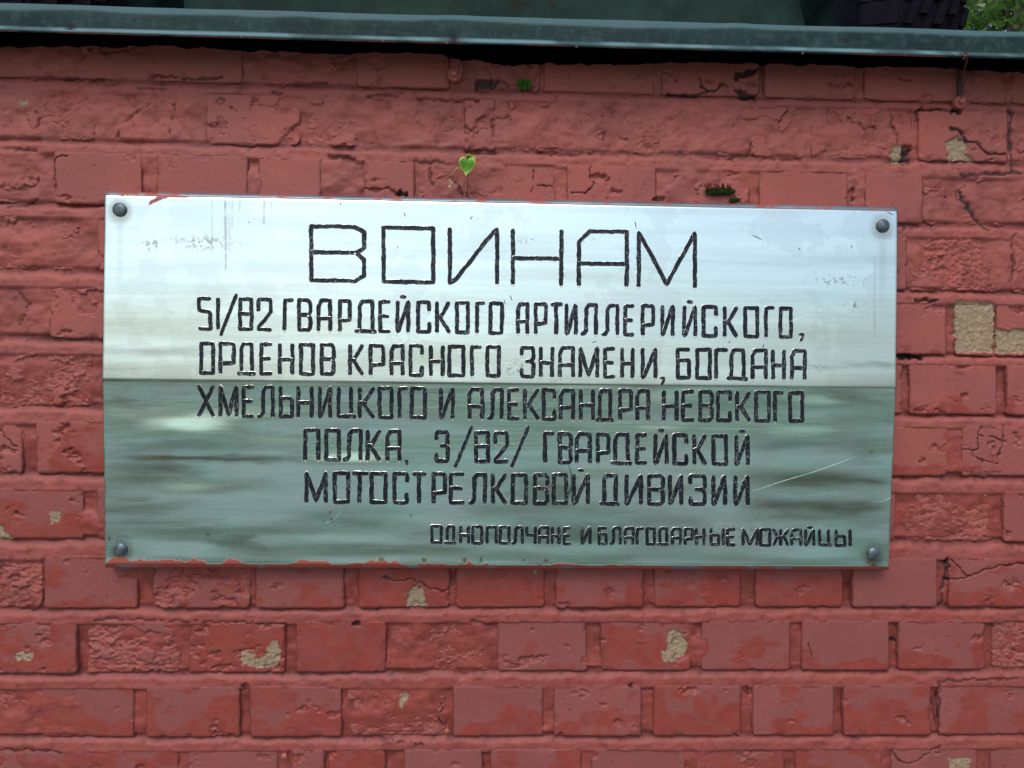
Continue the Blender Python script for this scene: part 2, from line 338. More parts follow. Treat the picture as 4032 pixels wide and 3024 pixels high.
def make_brick(px0, px1, row, rough, wet_shade, res=.00115, ret=False):
    """one header brick as a relief with real sides; px -> world through the wall plane"""
    global bid; bid += 1; s = bid
    ta, tb, ba, bb = row
    p00 = P(px0, ta + tb * px0); p10 = P(px1, ta + tb * px1); p01 = P(px0, ba + bb * px0); p11 = P(px1, ba + bb * px1)
    a = (np.linalg.norm(p10 - p00) + np.linalg.norm(p11 - p01)) / 4; b = (np.linalg.norm(p00 - p01) + np.linalg.norm(p10 - p11)) / 4
    nu = max(4, int(2 * a / res)); nv = max(4, int(2 * b / res))
    U, V = np.meshgrid(np.linspace(-1, 1, nu), np.linspace(-1, 1, nv))     # V=-1 bottom
    rc = .0025 + .004 * rng.rand() + .006 * rough * rng.rand()
    lz = np.abs(V) * b; amax = np.where(lz > b - rc, a - rc + np.sqrt(np.maximum(rc ** 2 - (lz - (b - rc)) ** 2, 0)), a)
    X = U * amax; Z = V * b
    we = .0017 + .0014 * rough
    X = X + np.abs(U) ** 6 * (fbm(Z / .012, U * 0 + s, 21, 4) - .5) * 2 * we * 1.2
    Z = Z + np.abs(V) ** 6 * (fbm(X / .012, V * 0 + s * 3.1 + np.sign(V) * 5, 22, 4) - .5) * 2 * we * 1.5
    # bilinear place in the quad
    u = (X / a + 1) / 2; v = (Z / b + 1) / 2
    W = (p01 * (1 - u)[..., None] + p11 * u[..., None]) * (1 - v)[..., None] + (p00 * (1 - u)[..., None] + p10 * u[..., None]) * v[..., None]
    wx, wz = W[..., 0], W[..., 2]
    px, py = proj(wx, wx * 0, wz)
    base = (rng.rand() - .52) * .0034 + (rng.rand() - .5) * .0018 * U + (rng.rand() - .5) * .0014 * V
    de = np.minimum(amax - np.abs(X), b - np.abs(Z)); de = np.maximum(de, 0)
    re = .0022 + .0022 * fbm(wx / .03, wz / .03, 31, 2)
    t = np.clip(1 - de / re, 0, 1); h = base - .0016 * t ** 2.2
    h += (fbm(wx / .03, wz / .03, 40, 4) - .5) * .0012 + (fbm(wx / .0035, wz / .0035, 44, 2) - .5) * .00035
    m = sstep(.84 - .62 * rough, .97 - .62 * rough, fbm(wx / .028, wz / .02, 50 + s % 7, 4) + .10)
    m = m * (rough > .02)
    n = fbm(wx / .016, wz / .009, 60, 5); rd = 1 - np.abs(2 * fbm(wx / .012 + 9, wz / .0065, 66, 4) - 1)
    g = fbm(wx / .0042 + wz / .009, wz / .0032, 71, 3); h = h - m * (.0024 + .0036 * (n - .3) + .0018 * (1 - rd) * 2) - m * (rough > .7) * .0008
    h += m * (g - .5) * .0030
    # crumbled corners
    cr = sstep(.60, .72, fbm(wx / .02, wz / .02, 80, 3)) * np.clip(1 - de / .008, 0, 1); h -= cr * .0035 * (.4 + rough)
    chip, dirt, dh, crk = damage(px, py); h += dh
    h += (chip > .5) * (fbm(wx / .004, wz / .004, 91, 3) - .5) * .0022
    # damp, darker paint creeping up from the lower edge
    wn = fbm(wx / .040, wz / .028, 100 + s, 5)
    vv = (V + 1) / 2
    wm = sstep(-.02, .12, wet_shade * 1.0 - .36 - (vv - .35) * .55 * (1.2 - wet_shade) + (wn - .5) * 1.25) if wet_shade > 0 else wx * 0
    wm = wm * (.62 + .38 * sstep(.35, .6, fbm(wx / .012, wz / .009, 109, 3))) * (1 - .25 * m)
    bloom_shade = sstep(1500, 2500, py) * (1 - .8 * m) * (.55 + .9 * fbm(wx / .05, wz / .05, 111, 2)) * (.75 + .5 * vn(np.array(s * 1.7), np.array(.3), 8)) + .25 * (1 - m) * sstep(.45, .7, fbm(wx / .06, wz / .06, 112, 2))  # mauve chalk tone, plus dimmer light low on the wall painted in
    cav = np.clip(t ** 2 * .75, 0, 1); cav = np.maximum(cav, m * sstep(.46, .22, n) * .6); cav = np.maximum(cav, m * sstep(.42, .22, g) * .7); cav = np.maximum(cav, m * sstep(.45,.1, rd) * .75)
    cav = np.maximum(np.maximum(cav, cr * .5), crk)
    Y = -h
    vs = np.stack([wx, Y, wz], -1).reshape(-1, 3); f = gridfaces(nu, nv)
    # skirt
    ring = np.concatenate([np.arange(nu), np.arange(1, nv) * nu + nu - 1, (nv - 1) * nu + np.arange(nu - 2, -1, -1), np.arange(nv - 2, 0, -1) * nu])
    sk_ = vs[ring].copy(); sk_[:, 1] = .018
    c0 = len(vs); k = np.arange(len(ring)); k2 = (k + 1) % len(ring)
    f2 = np.stack([ring[k], c0 + k, c0 + k2, ring[k2]], 1)
    vs = np.concatenate([vs, sk_]); f = np.concatenate([f, f2])
    at = {}
    for nme, arr in (('wet_shade', wm), ('chip', chip), ('dirt', dirt), ('cav', cav), ('bloom_shade', bloom_shade)):
        r = arr.reshape(-1); tail = r[ring].copy() if nme != 'cav' else np.ones(len(ring)) * .9
        at[nme] = np.concatenate([r, tail])
    if ret: return vs, f, at
    # brick origin in its own middle
    o = obj('brick', vs, f, PAINT, wall, attrs=at)
    return o
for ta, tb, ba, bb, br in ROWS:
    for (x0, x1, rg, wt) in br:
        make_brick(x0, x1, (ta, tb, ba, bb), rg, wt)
# the rest of the wall outside the picture: coarser bricks in one part
ev, ef, ea, eb = [], [], {'wet_shade': [], 'chip': [], 'dirt': [], 'cav': [], 'bloom_shade': []}, 0
def extra(x0, x1, row, rg, wt):
    global eb
    vs, f, at = make_brick(x0, x1, row, rg, wt, .0055, True)
    ev.append(vs); ef.append(f + eb); eb += len(vs)
    for k in ea: ea[k].append(at[k])
for ri, (ta, tb, ba, bb, br) in enumerate(ROWS):
    xs = min(q[0] for q in br); xe = max(q[1] for q in br)
    for k in range(8):
        extra(xs - 395 - k * 395, xs - 40 - k * 395, (ta, tb, ba, bb), random.random() * .8, 0)
        extra(xe + 40 + k * 395, xe + 395 + k * 395, (ta, tb, ba, bb), random.random() * .8, 0)
zL = P(2016, 3150)[2]
for r in range(9):
    for k in range(-15, 16):
        zt = zL - .0165 - r * .0845; xa = (k + .5 * (r % 2)) * .131
        q = proj(np.array([xa, xa + .118, xa, xa + .118]), np.zeros(4), np.array([zt, zt, zt - .068, zt - .068]))
        tb = (q[1][1] - q[1][0]) / (q[0][1] - q[0][0]); bb = (q[1][3] - q[1][2]) / (q[0][3] - q[0][2])
        extra(q[0][0], q[0][1], (q[1][0] - tb * q[0][0], tb, q[1][2] - bb * q[0][2], bb), random.random() * .5, .4)
o = obj('bricks_beyond', np.concatenate(ev), np.concatenate(ef), PAINT, wall, attrs={k: np.concatenate(v) for k, v in ea.items()}, kind='stuff')
# mortar
def mortar(x0, x1, z0, z1, res, name, dy=0.):
    nu = int((x1 - x0) / res); nv = int((z1 - z0) / res)
    wx, wz = np.meshgrid(np.linspace(x0, x1, nu), np.linspace(z0, z1, nv))
    px, py = proj(wx, wx * 0, wz)
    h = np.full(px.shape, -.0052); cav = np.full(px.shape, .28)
    for i in range(len(ROWS) - 1):
        t0 = ROWS[i][2] + ROWS[i][3] * px; t1 = ROWS[i + 1][0] + ROWS[i + 1][1] * px
        t = (py - t0) / (t1 - t0); m = (t > -.25) & (t < 1.25)
        lip = .0060 if i > 1 else .0034
        wv = (fbm(wx / .03, wx * 0 + i * 3, 130, 3) - .5) * .5
        hh = -.0002 - lip * (1 - sstep(.05, .60, t + wv))
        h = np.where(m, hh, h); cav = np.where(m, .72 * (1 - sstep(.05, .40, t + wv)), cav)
    cav0 = cav.copy(); hv = np.where(cav0 == .28, (fbm(wx / .05, wz / .04, 145, 3) - .40) * .012 + .0022 * sstep(1000, 500, py), 0.)
    h += hv; cav = np.where(cav0 == .28, np.clip(.28 - hv * 90, 0, .8), cav)
    h += (fbm(wx / .02, wz / .012, 140, 5) - .5) * .0046 + (fbm(wx / .005, wz / .004, 150, 3) - .5) * .0013
    chip, dirt, dh, crk = damage(px, py); h += dh
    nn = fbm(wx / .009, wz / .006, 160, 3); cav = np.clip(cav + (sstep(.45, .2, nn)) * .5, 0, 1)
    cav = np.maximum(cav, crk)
    wet_shade = sstep(.46, .66, fbm(wx / .03, wz / .03, 170, 3)) * sstep(1300, 2300, py) * .6
    wet_shade = np.maximum(wet_shade, (cav0 == .28) * sstep(900, 1900, py) * .75); wet_shade = np.maximum(wet_shade, .42 * sstep(1300, 2700, py)); bloom_shade = sstep(1500, 2500, py) * .55 * fbm(wx / .05, wz / .05, 113, 2)  # damp patches, plus the lower wall's dimmer light painted into the mortar
    vs = np.stack([wx, -h + dy, wz], -1)
    return obj(name, vs.reshape(-1, 3), gridfaces(nu, nv), PAINT, wall, attrs={'wet_shade': wet_shade, 'chip': chip, 'dirt': dirt, 'cav': cav, 'bloom_shade': bloom_shade})
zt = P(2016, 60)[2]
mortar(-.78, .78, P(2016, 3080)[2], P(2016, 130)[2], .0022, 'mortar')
mortar(-2.4, 2.4, 0.0, P(2016, 130)[2], .012, 'mortar_backing', .005)
# ------------------------------------------------------------------ near-black strip painting the shade under the coping
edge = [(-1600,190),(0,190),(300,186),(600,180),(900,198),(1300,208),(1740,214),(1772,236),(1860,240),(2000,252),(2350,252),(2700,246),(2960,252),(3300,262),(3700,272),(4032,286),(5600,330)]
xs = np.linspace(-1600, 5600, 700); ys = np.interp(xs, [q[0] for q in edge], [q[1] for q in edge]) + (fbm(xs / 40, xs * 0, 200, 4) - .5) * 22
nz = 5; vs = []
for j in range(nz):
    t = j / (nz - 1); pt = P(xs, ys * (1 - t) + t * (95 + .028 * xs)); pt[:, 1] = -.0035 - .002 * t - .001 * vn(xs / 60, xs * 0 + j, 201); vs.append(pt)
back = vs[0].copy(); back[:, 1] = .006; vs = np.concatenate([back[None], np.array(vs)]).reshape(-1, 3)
obj('shade_strip', vs, gridfaces(700, nz + 1), SHADE_BLACK, wall)
# ------------------------------------------------------------------ coping of weathered sheet metal
def make_coping():
    root = thing('wall_coping', 'weathered grey-green sheet metal coping with a folded lower hem along the wall top', 'coping', (0, 0, zt))
    yl = -.050
    zb = P(2016, 183, yl)[2]                      # bottom of the hem at the middle
    def z(py): return P(2016, py, yl)[2]
    zt0 = z(62)
    prof = [(.35, zt0 + .022), (.02, zt0 + .009), (-.030, zt0 + .0045), (-.0405, zt0 + .0022), (-.0440, zt0 - .0005), (-.0462, z(80)), (-.0475, z(92)), (-.0480, z(120)), (-.0484, z(150)), (-.0487, z(157)), (-.0520, z(166)), (-.0548, z(172)), (-.0550, z(180)), (-.0542, z(183)), (-.0520, z(182)), (-.0480, z(168)), (-.0465, z(100)), (-.040, zt0 - .004), (.0, zt0 + .001)]
    nx = 520; x = np.linspace(-2.4, 2.4, nx); V = []; A = {'sky_sheen': [], 'dirt': [], 'redpaint': []}
    for i, (y, zz) in enumerate(prof):
        wob = (fbm(x / .11, x * 0 + i * .15, 210, 3) - .5) * .0022 + (fbm(x / .7, x * 0, 211, 2) - .5) * .003
        wy = (fbm(x / .16, x * 0 + i * .2, 212, 3) - .5) * .0024
        if i in (4, 5, 6): wob = wob + (fbm(x / .09, x * 0, 213, 2) - .5) * .0075
        V.append(np.stack([x, y + wy * (i > 2), zz + wob * (.35 if i > 9 else 1)], -1))
        sky_sheen = .15 * (i < 6) + .0 * x; hem = (9 <= i <= 11)
        sky_sheen = np.where(hem, .25 + .75 * sstep(.35, .6, fbm(x / .05, x * 0, 215, 4)), sky_sheen + (i in (3, 4, 5)) * .30)  # sky reflection on hem and top bend, painted as a lighter colour
        A['sky_sheen'].append(sky_sheen)
        px, py = proj(x, x * 0 + y, x * 0 + zz)
        d = np.zeros(nx)
        for c, wd in ((1780, 12), (3800, 10), (280, 9)):
            d = np.maximum(d, (np.abs(px - c) < wd) * (8 <= i <= 12) * 1.0)
        A['dirt'].append(np.maximum(d, (vn(x / .004, x * 0 + i * 7, 219) > .93) * (5 < i < 11) * .7))
        A['redpaint'].append((i in (13,)) * sstep(.50, .56, fbm(x / .06, x * 0, 220, 4)) * .9)
    vs = np.array(V).reshape(-1, 3)
    obj('coping_sheet', vs, gridfaces(nx, len(prof)), ZINC, root, attrs={k: np.array(v) for k, v in A.items()})
    # tiny drops of dried paint and water hanging on the hem
    DRIP = simple('paint_drip', (.22, .12, .11), .3)
    for px in (640, 950, 1508, 1760, 2270, 3160, 3795):
        p = P(px, 114 + .0295 * px + 3, -.054)
        mb = MB(); mb.lathe([(0, -.0016), (.0012, -.001), (.0017, 0), (.0012, .001), (0, .0016)], p, n=10)
        mb.build('drip', DRIP, root, True)
    return root
make_coping()
# ------------------------------------------------------------------ plaque
YT, YS, YB = -.0200, -.0300, -.0262            # face depth at top edge, seam, bottom edge
pTL, pTR, pBR, pBL = P(408, 764, -.02), P(3538, 828, -.02), P(3502, 2237, -.026), P(412, 2221, -.026)
x0p = (pTL[0] + pBL[0]) / 2; x1p = (pTR[0] + pBR[0]) / 2; z1p = (pTL[2] + pTR[2]) / 2; z0p = (pBR[2] + pBL[2]) / 2
zs = (P(420, 1498, YS)[2] + P(3515, 1524, YS)[2]) / 2
print('plaque', x0p, x1p, z0p, z1p, zs, 'corner dz', pTL[2] - pTR[2], pBL[2] - pBR[2], 'dx', pTL[0] - pBL[0], pTR[0] - pBR[0])
def face_y(x, z, upper=None):
    x = np.asarray(x, float); z = np.asarray(z, float)
    up = (z > zs)
    yu = YS + (YT - YS) * (z - zs) / (z1p - zs); yl = YS + .0011 + (YB - YS) * (zs - z) / (zs - z0p)
    und = (fbm(x / .20, z / .040, 300, 2) - .5) * .0031 + (fbm(x / .06, z / .018, 303, 2) - .5) * .00030
    undu = (fbm(x / .25, z / .07, 310, 2) - .5) * .0013
    return np.where(up, yu + undu, yl + und)
def PL(px, py):
    y = YS
    for k in range(4):
        p = P(px, py, y); y = face_y(p[..., 0], p[..., 2])
        if np.ndim(y) == 0: y = float(y)
        else:
            d = np.stack([np.asarray(px, float) - W0 / 2, -(np.asarray(py, float) - H0 / 2), -F * np.ones_like(np.asarray(px, float))], -1) @ R.T
            t = (y - CAM[1]) / d[..., 1]; p = CAM + d * t[..., None]
    return p
plq = thing('memorial_plaque', 'brushed steel memorial plaque engraved with black Cyrillic lettering bolted to the red brick wall', 'plaque', ((x0p + x1p) / 2, 0, z0p))
STAINS_REFL = [(2150,1905,150,40,.5),(1000,2085,600,24,.45),(560,1885,210,38,.75),(2200,2010,330,40,.55),(2050,2110,500,24,.5),(600,1765,200,26,.6),(2300,1620,600,14,.3),(3230,1893,290,36,.9),(3200,2006,280,46,.95),(3330,1560,120,26,.7),(3400,1640,130,18,.45),(3150,1755,230,28,.55),(3420,1770,90,60,.4),(3400,2060,140,40,.4),
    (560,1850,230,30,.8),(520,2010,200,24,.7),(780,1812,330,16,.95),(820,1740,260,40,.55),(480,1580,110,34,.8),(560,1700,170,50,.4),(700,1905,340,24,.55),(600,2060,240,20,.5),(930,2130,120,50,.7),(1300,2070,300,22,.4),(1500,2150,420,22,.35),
    (2150,1960,120,110,.7),(2250,2080,230,50,.65),(2600,2060,230,50,.45),(2200,2190,300,25,.4),(3000,1580,400,24,.22),(480,1960,110,26,.6),(450,2130,60,60,.5),(2000,1545,900,10,.3),(700,1545,340,30,.35),(3450,1440,100,12,.8),(3300,1445,160,8,.4),(600,1385,260,16,.6),(480,1450,90,20,.3),(700,1370,330,8,.3)]  # besides tarnish, the central dark blobs paint a standing person's reflection
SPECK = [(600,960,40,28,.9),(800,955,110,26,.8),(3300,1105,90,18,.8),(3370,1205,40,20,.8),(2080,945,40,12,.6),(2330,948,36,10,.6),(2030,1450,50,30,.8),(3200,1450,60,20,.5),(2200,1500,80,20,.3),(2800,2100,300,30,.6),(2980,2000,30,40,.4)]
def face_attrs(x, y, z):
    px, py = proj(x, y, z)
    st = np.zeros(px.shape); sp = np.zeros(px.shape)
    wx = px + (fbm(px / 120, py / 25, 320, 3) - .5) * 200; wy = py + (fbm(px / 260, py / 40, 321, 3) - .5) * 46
    for cx, cy, rx, ry, s in STAINS_REFL: st = np.maximum(st, s * np.exp(-(((wx - cx) / rx) ** 4 + ((wy - cy) / ry) ** 2)))
    for cx, cy, rx, ry, s in SPECK: sp = np.maximum(sp, s * np.exp(-(((px - cx) / rx) ** 2 + ((py - cy) / ry) ** 2)))
    for cx, cy in ((472,826),(3475,890),(474,2162),(3440,2181)):
        d = np.hypot(px - cx, (py - cy - 6) * .9); st = np.maximum(st, .8 * (1 - sstep(24, 62, d)))
        st = np.maximum(st, .28 * np.exp(-((px - cx) / 14) ** 2) * (py > cy) * (1 - sstep(60, 420, py - cy)))
    sm = 1498 + .0084 * (px - 420); st = np.maximum(st, .75 * np.exp(-((py - sm) / 5) ** 2) + .3 * np.exp(-((py - sm) / 18) ** 2) * (.4 + fbm(px / 200, px * 0, 322, 3)))
    for cx, ya, yb, wd, s in ((888,768,1060,3,.9),(904,768,1000,3,.35),(915,770,900,3,.4),(1041,775,880,2.5,.8),(1068,775,845,2.5,.5),(835,780,1000,4,.3),(3444,1010,1330,3,.35),(945,768,840,3,.4)):
        sp_ = (1 - sstep(wd * .6, wd * 1.6, np.abs(px - cx))) * (py > ya) * (py < yb) * s * (.5 + .5 * (vn(px * 0, py / 20, 5) > .35)); st = np.maximum(st, sp_)
    eb_ = 2216 + .006 * (px - 412); edge_n = fbm(px / 70, px * 0, 330, 4)
    red = sstep(0, 5, py - (eb_ + 4 - 70 * (edge_n - .33) * (1 - .9 * sstep(1900, 2900, px)))) 
    red = np.maximum(red, (py < 772 + .021 * (px - 410)) * (sstep(.55, .6, fbm(px / 50, px * 0, 331, 3))) * (px < 760))
    for l, wd in (([(592,800),(615,786),(640,772)], 7), ([(612,788),(655,776)], 4), ([(640,770),(720,768)], 4), ([(1280,770),(1330,776)], 3)):
        red = np.maximum(red, 1 - sstep(wd * .7, wd * 1.4, segd(px + (vn(px / 8, py / 8, 1) - .5) * 8, py, l)))
    ru = np.zeros(px.shape)
    for cx, cy, r in ((1300,2018,7),(1306,2050,9),(1275,2056,8),(640,1800,8),(610,1800,7),(818,2103,8),(1620,2030,4),(1500,2203,12),(1670,2205,10),(1830,2205,11),(1893,2204,11),(2060,2205,7),(2150,2206,7),(3440,2225,14),(3420,2215,8),(470,2200,14),(430,2120,10),(700,1890,5),(3430,1780,6),(2205,1300,3)):
        ru = np.maximum(ru, 1 - sstep(r * .4, r * 1.2, np.hypot(px - cx, py - cy) + (vn(px / 5, py / 5, 3) - .5) * 8))
    return {'stain_refl': np.clip(st, 0, 1), 'speck': np.clip(sp, 0, 1), 'redpaint': np.clip(red, 0, 1), 'rust': ru * .8}
def sheet(name, za, zb, mat, upper):
    nu = int((x1p - x0p) / .0018); nv = int((zb - za) / .0016)
    x, z = np.meshgrid(np.linspace(x0p, x1p, nu), np.linspace(za, zb, nv))
    zz = np.clip(z, zs + 1e-7, None) if upper else np.clip(z, None, zs - 1e-6)
    y = face_y(x, zz)
    # rolled edges
    d = np.minimum(np.minimum(x - x0p, x1p - x), (z1p - z) if upper else (z - z0p))
    y = y + .0018 * np.clip(1 - d / .0022, 0, 1) ** 2
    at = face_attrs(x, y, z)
    vs = np.stack([x, y, z], -1).reshape(-1, 3); f = gridfaces(nu, nv)
    ring = np.concatenate([np.arange(nu), np.arange(1, nv) * nu + nu - 1, (nv - 1) * nu + np.arange(nu - 2, -1, -1), np.arange(nv - 2, 0, -1) * nu])
    s2 = vs[ring].copy(); s2[:, 1] += .0022; c0 = len(vs); k = np.arange(len(ring)); k2 = (k + 1) % len(ring)
    f = np.concatenate([f, np.stack([ring[k], c0 + k, c0 + k2, ring[k2]], 1)]); vs = np.concatenate([vs, s2])
    at = {q: np.concatenate([a.ravel(), a.ravel()[ring]]) for q, a in at.items()}
    return obj(name, vs, f, mat, plq, attrs=at)
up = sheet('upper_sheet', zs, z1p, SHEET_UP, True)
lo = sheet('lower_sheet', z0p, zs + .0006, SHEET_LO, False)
up['label'] = 'bright upper sheet'; lo['label'] = 'darker tarnished lower sheet'
def tray():       # rim behind the two sheets, showing as a narrow sloping border
    L, T, Rr, B = .0022, .0050, .0028, .0052
    def ring(dl, dt, dr, db, yt, yb): return [(x0p - dl, yt, z1p + dt), (x1p + dr, yt, z1p + dt), (x1p + dr, yb, z0p - db), (x0p - dl, yb, z0p - db)]
    rings = [ring(-.004, -.004, -.004, -.004, YT + .0042, YB + .003), ring(-.0002, -.0002, -.0002, -.0002, YT + .0030, YB + .003), ring(L, T, Rr, B, YT + .0062, YB + .0072), ring(L, T, Rr, B, .004, .004)]
    n = 160; V = []; rp = []
    for r in rings:
        pts = []
        for k in range(4):
            a, b = np.array(r[k]), np.array(r[(k + 1) % 4])
            for t in np.linspace(0, 1, n, endpoint=False): pts.append(a + (b - a) * t)
        V.append(pts)
    V = np.array(V); m = V.shape[1]
    idx = np.arange(m); j2 = (idx + 1) % m
    f = np.concatenate([np.stack([r * m + idx, r * m + j2, (r + 1) * m + j2, (r + 1) * m + idx], 1) for r in range(len(rings) - 1)])
    vs = V.reshape(-1, 3); px, py = proj(vs[:, 0], vs[:, 1], vs[:, 2])
    red = np.where(py > 2150, sstep(.28, .36, fbm(px / 60, px * 0, 340, 3)), sstep(.60, .66, fbm(px / 50, py / 50, 341, 4)) * .9)
    red = np.maximum(red, ((px < 1500) & (px > 380) & (py < 900)) * sstep(.50, .55, fbm(px / 35, px * 0, 342, 3)) * (px < 620))
    return obj('rim', vs, f, RIM, plq, smooth=False, attrs={'redpaint': red})
tray()
mb = MB(); mb.box((x0p + .001, YS + .0036, zs - .006), (x1p - .001, YS + .005, zs + .006)); mb.build('joint_strip', simple('joint_black', (.02, .025, .03), .8), plq)
# bolts
BOLT = NT('bolt_steel'); _n = BOLT.noise(140, 4)
BOLT.set('Base Color', BOLT.mix(BOLT.rng(_n, .35, .65), (.065, .095, .12), (.15, .20, .23)))
BOLT.set('Metallic', .55); BOLT.set('Roughness', .42); BOLT.set('Normal', BOLT.bump(_n, .25, .0005)); BOLT = BOLT.m
for (cx, cy) in ((472,826),(3475,890),(474,2162),(3440,2181)):
    p = PL(np.array([cx]), np.array([cy]))[0]; mb = MB(); r = .0088
    prof = [(0, -.0048)] + [(r * math.sin(a), -.0010 - .0038 * math.cos(a)) for a in np.linspace(.15, math.pi / 2, 9)] + [(r, .0008)]
    mb.lathe(prof, p, n=32); mb.build('bolt', BOLT, plq, True)
# ------------------------------------------------------------------ engraved letters
G = {'О': [[(0,0),(1,0),(1,1),(0,1),(0,0)]],
 'В': [[(.85,.48),(1,.38),(1,.10),(.82,0),(0,0),(0,1),(.82,1),(1,.9),(1,.6),(.85,.48),(0,.48)]],
 'И': [[(0,0),(0,1),(.12,.95),(.92,.05),(1,0),(1,1)]],
 'Н': [[(0,0),(0,1)],[(1,0),(1,1)],[(0,.52),(1,.52)]],
 'А': [[(0,1),(0,.20),(.22,0),(1,0),(1,1)],[(0,.60),(1,.60)]],
 'М': [[(0,1),(0,0),(.5,.95),(1,0),(1,1)]],
 'Г': [[(0,1),(0,0),(1,0)]], 'Р': [[(0,1),(0,0),(.9,0),(1,.06),(1,.64),(0,.68)]],
 'Д': [[(.2,1),(.2,.18),(.32,0),(.82,0),(.84,1)],[(0,1),(1,1.02)]],
 'Е': [[(1,0),(0,.02),(0,1),(1,1)],[(0,.5),(.85,.5)]],
 'С': [[(1,.28),(1,.03),(.95,0),(0,0),(0,1),(.95,1),(1,.96),(1,.70)]],
 'К': [[(0,0),(0,1)],[(1,0),(.35,.46),(.35,.56),(1,1)],[(0,.51),(.35,.51)]],
 'Т': [[(0,0),(1,0)],[(.45,0),(.47,1)]],
 'Л': [[(0,1),(.20,.98),(.32,.86),(.34,.14),(.5,0),(1,0),(1,1)]],
 '5': [[(1,0),(0,.02),(0,.40),(.9,.45),(1,.52),(1,1),(0,1)]], '1': [[(0,0),(0,1)]], '/': [[(1,0),(0,1)]],
 '8': [[(0,0),(1,0),(1,1),(0,1),(0,0)],[(0,.48),(1,.48)]],
 '2': [[(0,.38),(0,.05),(.1,0),(.95,0),(1,.08),(1,.42),(.05,.9),(0,1),(1,1)]],
 'З': [[(0,.26),(0,.05),(.1,0),(.9,0),(1,.1),(1,.38),(.82,.47),(.38,.48)],[(.82,.47),(1,.58),(1,.92),(.9,1),(.08,1),(0,.93),(0,.76)]],
 'Б': [[(1,0),(0,0),(0,1),(.95,1),(1,.94),(1,.44),(.92,.38),(0,.38)]], 'Х': [[(0,0),(1,1)],[(1,0),(0,1)]],
 'Ь': [[(0,0),(0,1),(.95,1),(1,.94),(1,.44),(.9,.38),(0,.38)]], 'Ц': [[(0,0),(0,.97),(1,.97),(1.04,1.02)],[(.78,0),(.78,.97)]],
 'П': [[(0,1),(0,0),(1,0),(1,1)]], 'Ч': [[(0,0),(0,.45),(.1,.5),(1,.5)],[(1,0),(1,1)]],
 'Ы': [[(0,0),(0,1),(.58,1),(.62,.94),(.62,.44),(.55,.38),(0,.38)],[(1,0),(1,1)]],
 'Ж': [[(.5,0),(.5,1)],[(0,0),(.28,.45),(0,1)],[(1,0),(.72,.45),(1,1)],[(.28,.5),(.72,.5)]],
 ',': [[(.9,0),(.5,.2),(.1,1)],[(0,0),(.9,0)]], '-': [[(0,.5),(1,.5)]]}
G['Й'] = G['И']
def stroke(mb, pts, hw, lift, seed):
    """pts: photo pixels on the plaque face; a shallow groove of dark enamel between two turned-up burrs"""
    p = np.array(pts, float); out = [p[0]]
    for a, b in zip(p[:-1], p[1:]):
        n = max(1, int(np.hypot(*(b - a)) / 3.2))
        for k in range(1, n + 1): out.append(a + (b - a) * k / n)
    q = np.array(out); s = np.arange(len(q)) * 1.0
    closed = np.hypot(*(q[0] - q[-1])) < .5
    T = np.zeros_like(q); T[1:-1] = q[2:] - q[:-2]; T[0] = q[1] - q[0]; T[-1] = q[-1] - q[-2]
    if closed: T[0] = T[-1] = q[1] - q[-2]
    T /= np.linalg.norm(T, axis=1)[:, None] + 1e-9; N = np.stack([-T[:, 1], T[:, 0]], 1)
    # mitre at corners
    q = q + N * ((vn(s / 9, s * 0, seed) - .5) * 2.2)[:, None]
    wl = hw * (1 + (vn(s / 2.6, s * 0, seed + 1) - .5) * .28 + (vn(s / 8, s * 0, seed + 5) - .5) * .32); wr = hw * (1 + (vn(s / 2.6, s * 0, seed + 2) - .5) * .28 + (vn(s / 8, s * 0, seed + 6) - .5) * .32)
    if not closed:
        q[0] -= T[0] * hw * .5; q[-1] += T[-1] * hw * .5; wl[0] *= .6; wl[-1] *= .6; wr[0] *= .6; wr[-1] *= .6
    bl = 1.7 * vn(s / 3, s * 0, seed + 3) ** 1.5 + .15; br = 1.7 * vn(s / 3, s * 0, seed + 4) ** 1.5 + .15
    sections = [(-(wl + bl), -.00012), (-wl, .00012 + .00028 * bl / 2), (-wl * .78, .00009), (wr * 0, .00003), (wr * .78, .00009), (wr, .00012 + .00028 * br / 2), (wr + br, -.00012)]
    rows = []
    for off, h in sections:
        w2 = q + N * np.asarray(off)[:, None]; X = PL(w2[:, 0], w2[:, 1]); X[:, 1] = face_y(X[:, 0], X[:, 2]) - h - lift; rows.append(X)
    V = np.array(rows); ns, n = V.shape[:2]; b = len(mb.v); mb.v += [tuple(v) for v in V.reshape(-1, 3).tolist()]
    for r in range(ns - 1):
        mt = 1 if r in (0, ns - 2) else 0
        for k in range(n - 1):
            mb.f.append([b + r * n + k, b + r * n + k + 1, b + (r + 1) * n + k + 1, b + (r + 1) * n + k]); mb.m.append(mt)
    if not closed:      # small bright burr lump at the ends
        for e_, sg in ((0, -1), (n - 1, 1)):
            if (q[e_] - q[e_ - sg * 2 if n > 2 else e_ - sg])[1] < hw * .4: continue
            c = q[e_] + T[e_] * sg * 2.2; ring = []
            for k in range(8):
                a = k * math.pi / 4; ring.append(c + np.array([math.cos(a), math.sin(a)]) * hw * .62)
            ring = np.array(ring); X = PL(ring[:, 0], ring[:, 1]); X[:, 1] = face_y(X[:, 0], X[:, 2]) - .00003
            cc = PL(np.array([c[0]]), np.array([c[1]])); cc[:, 1] -= .00022; bb_ = len(mb.v)
            mb.v += [tuple(v) for v in X.tolist()] + [tuple(cc[0].tolist())]
            for k in range(8): mb.f.append([bb_ + k, bb_ + (k + 1) % 8, bb_ + 8]); mb.m.append(1)
sid = 0
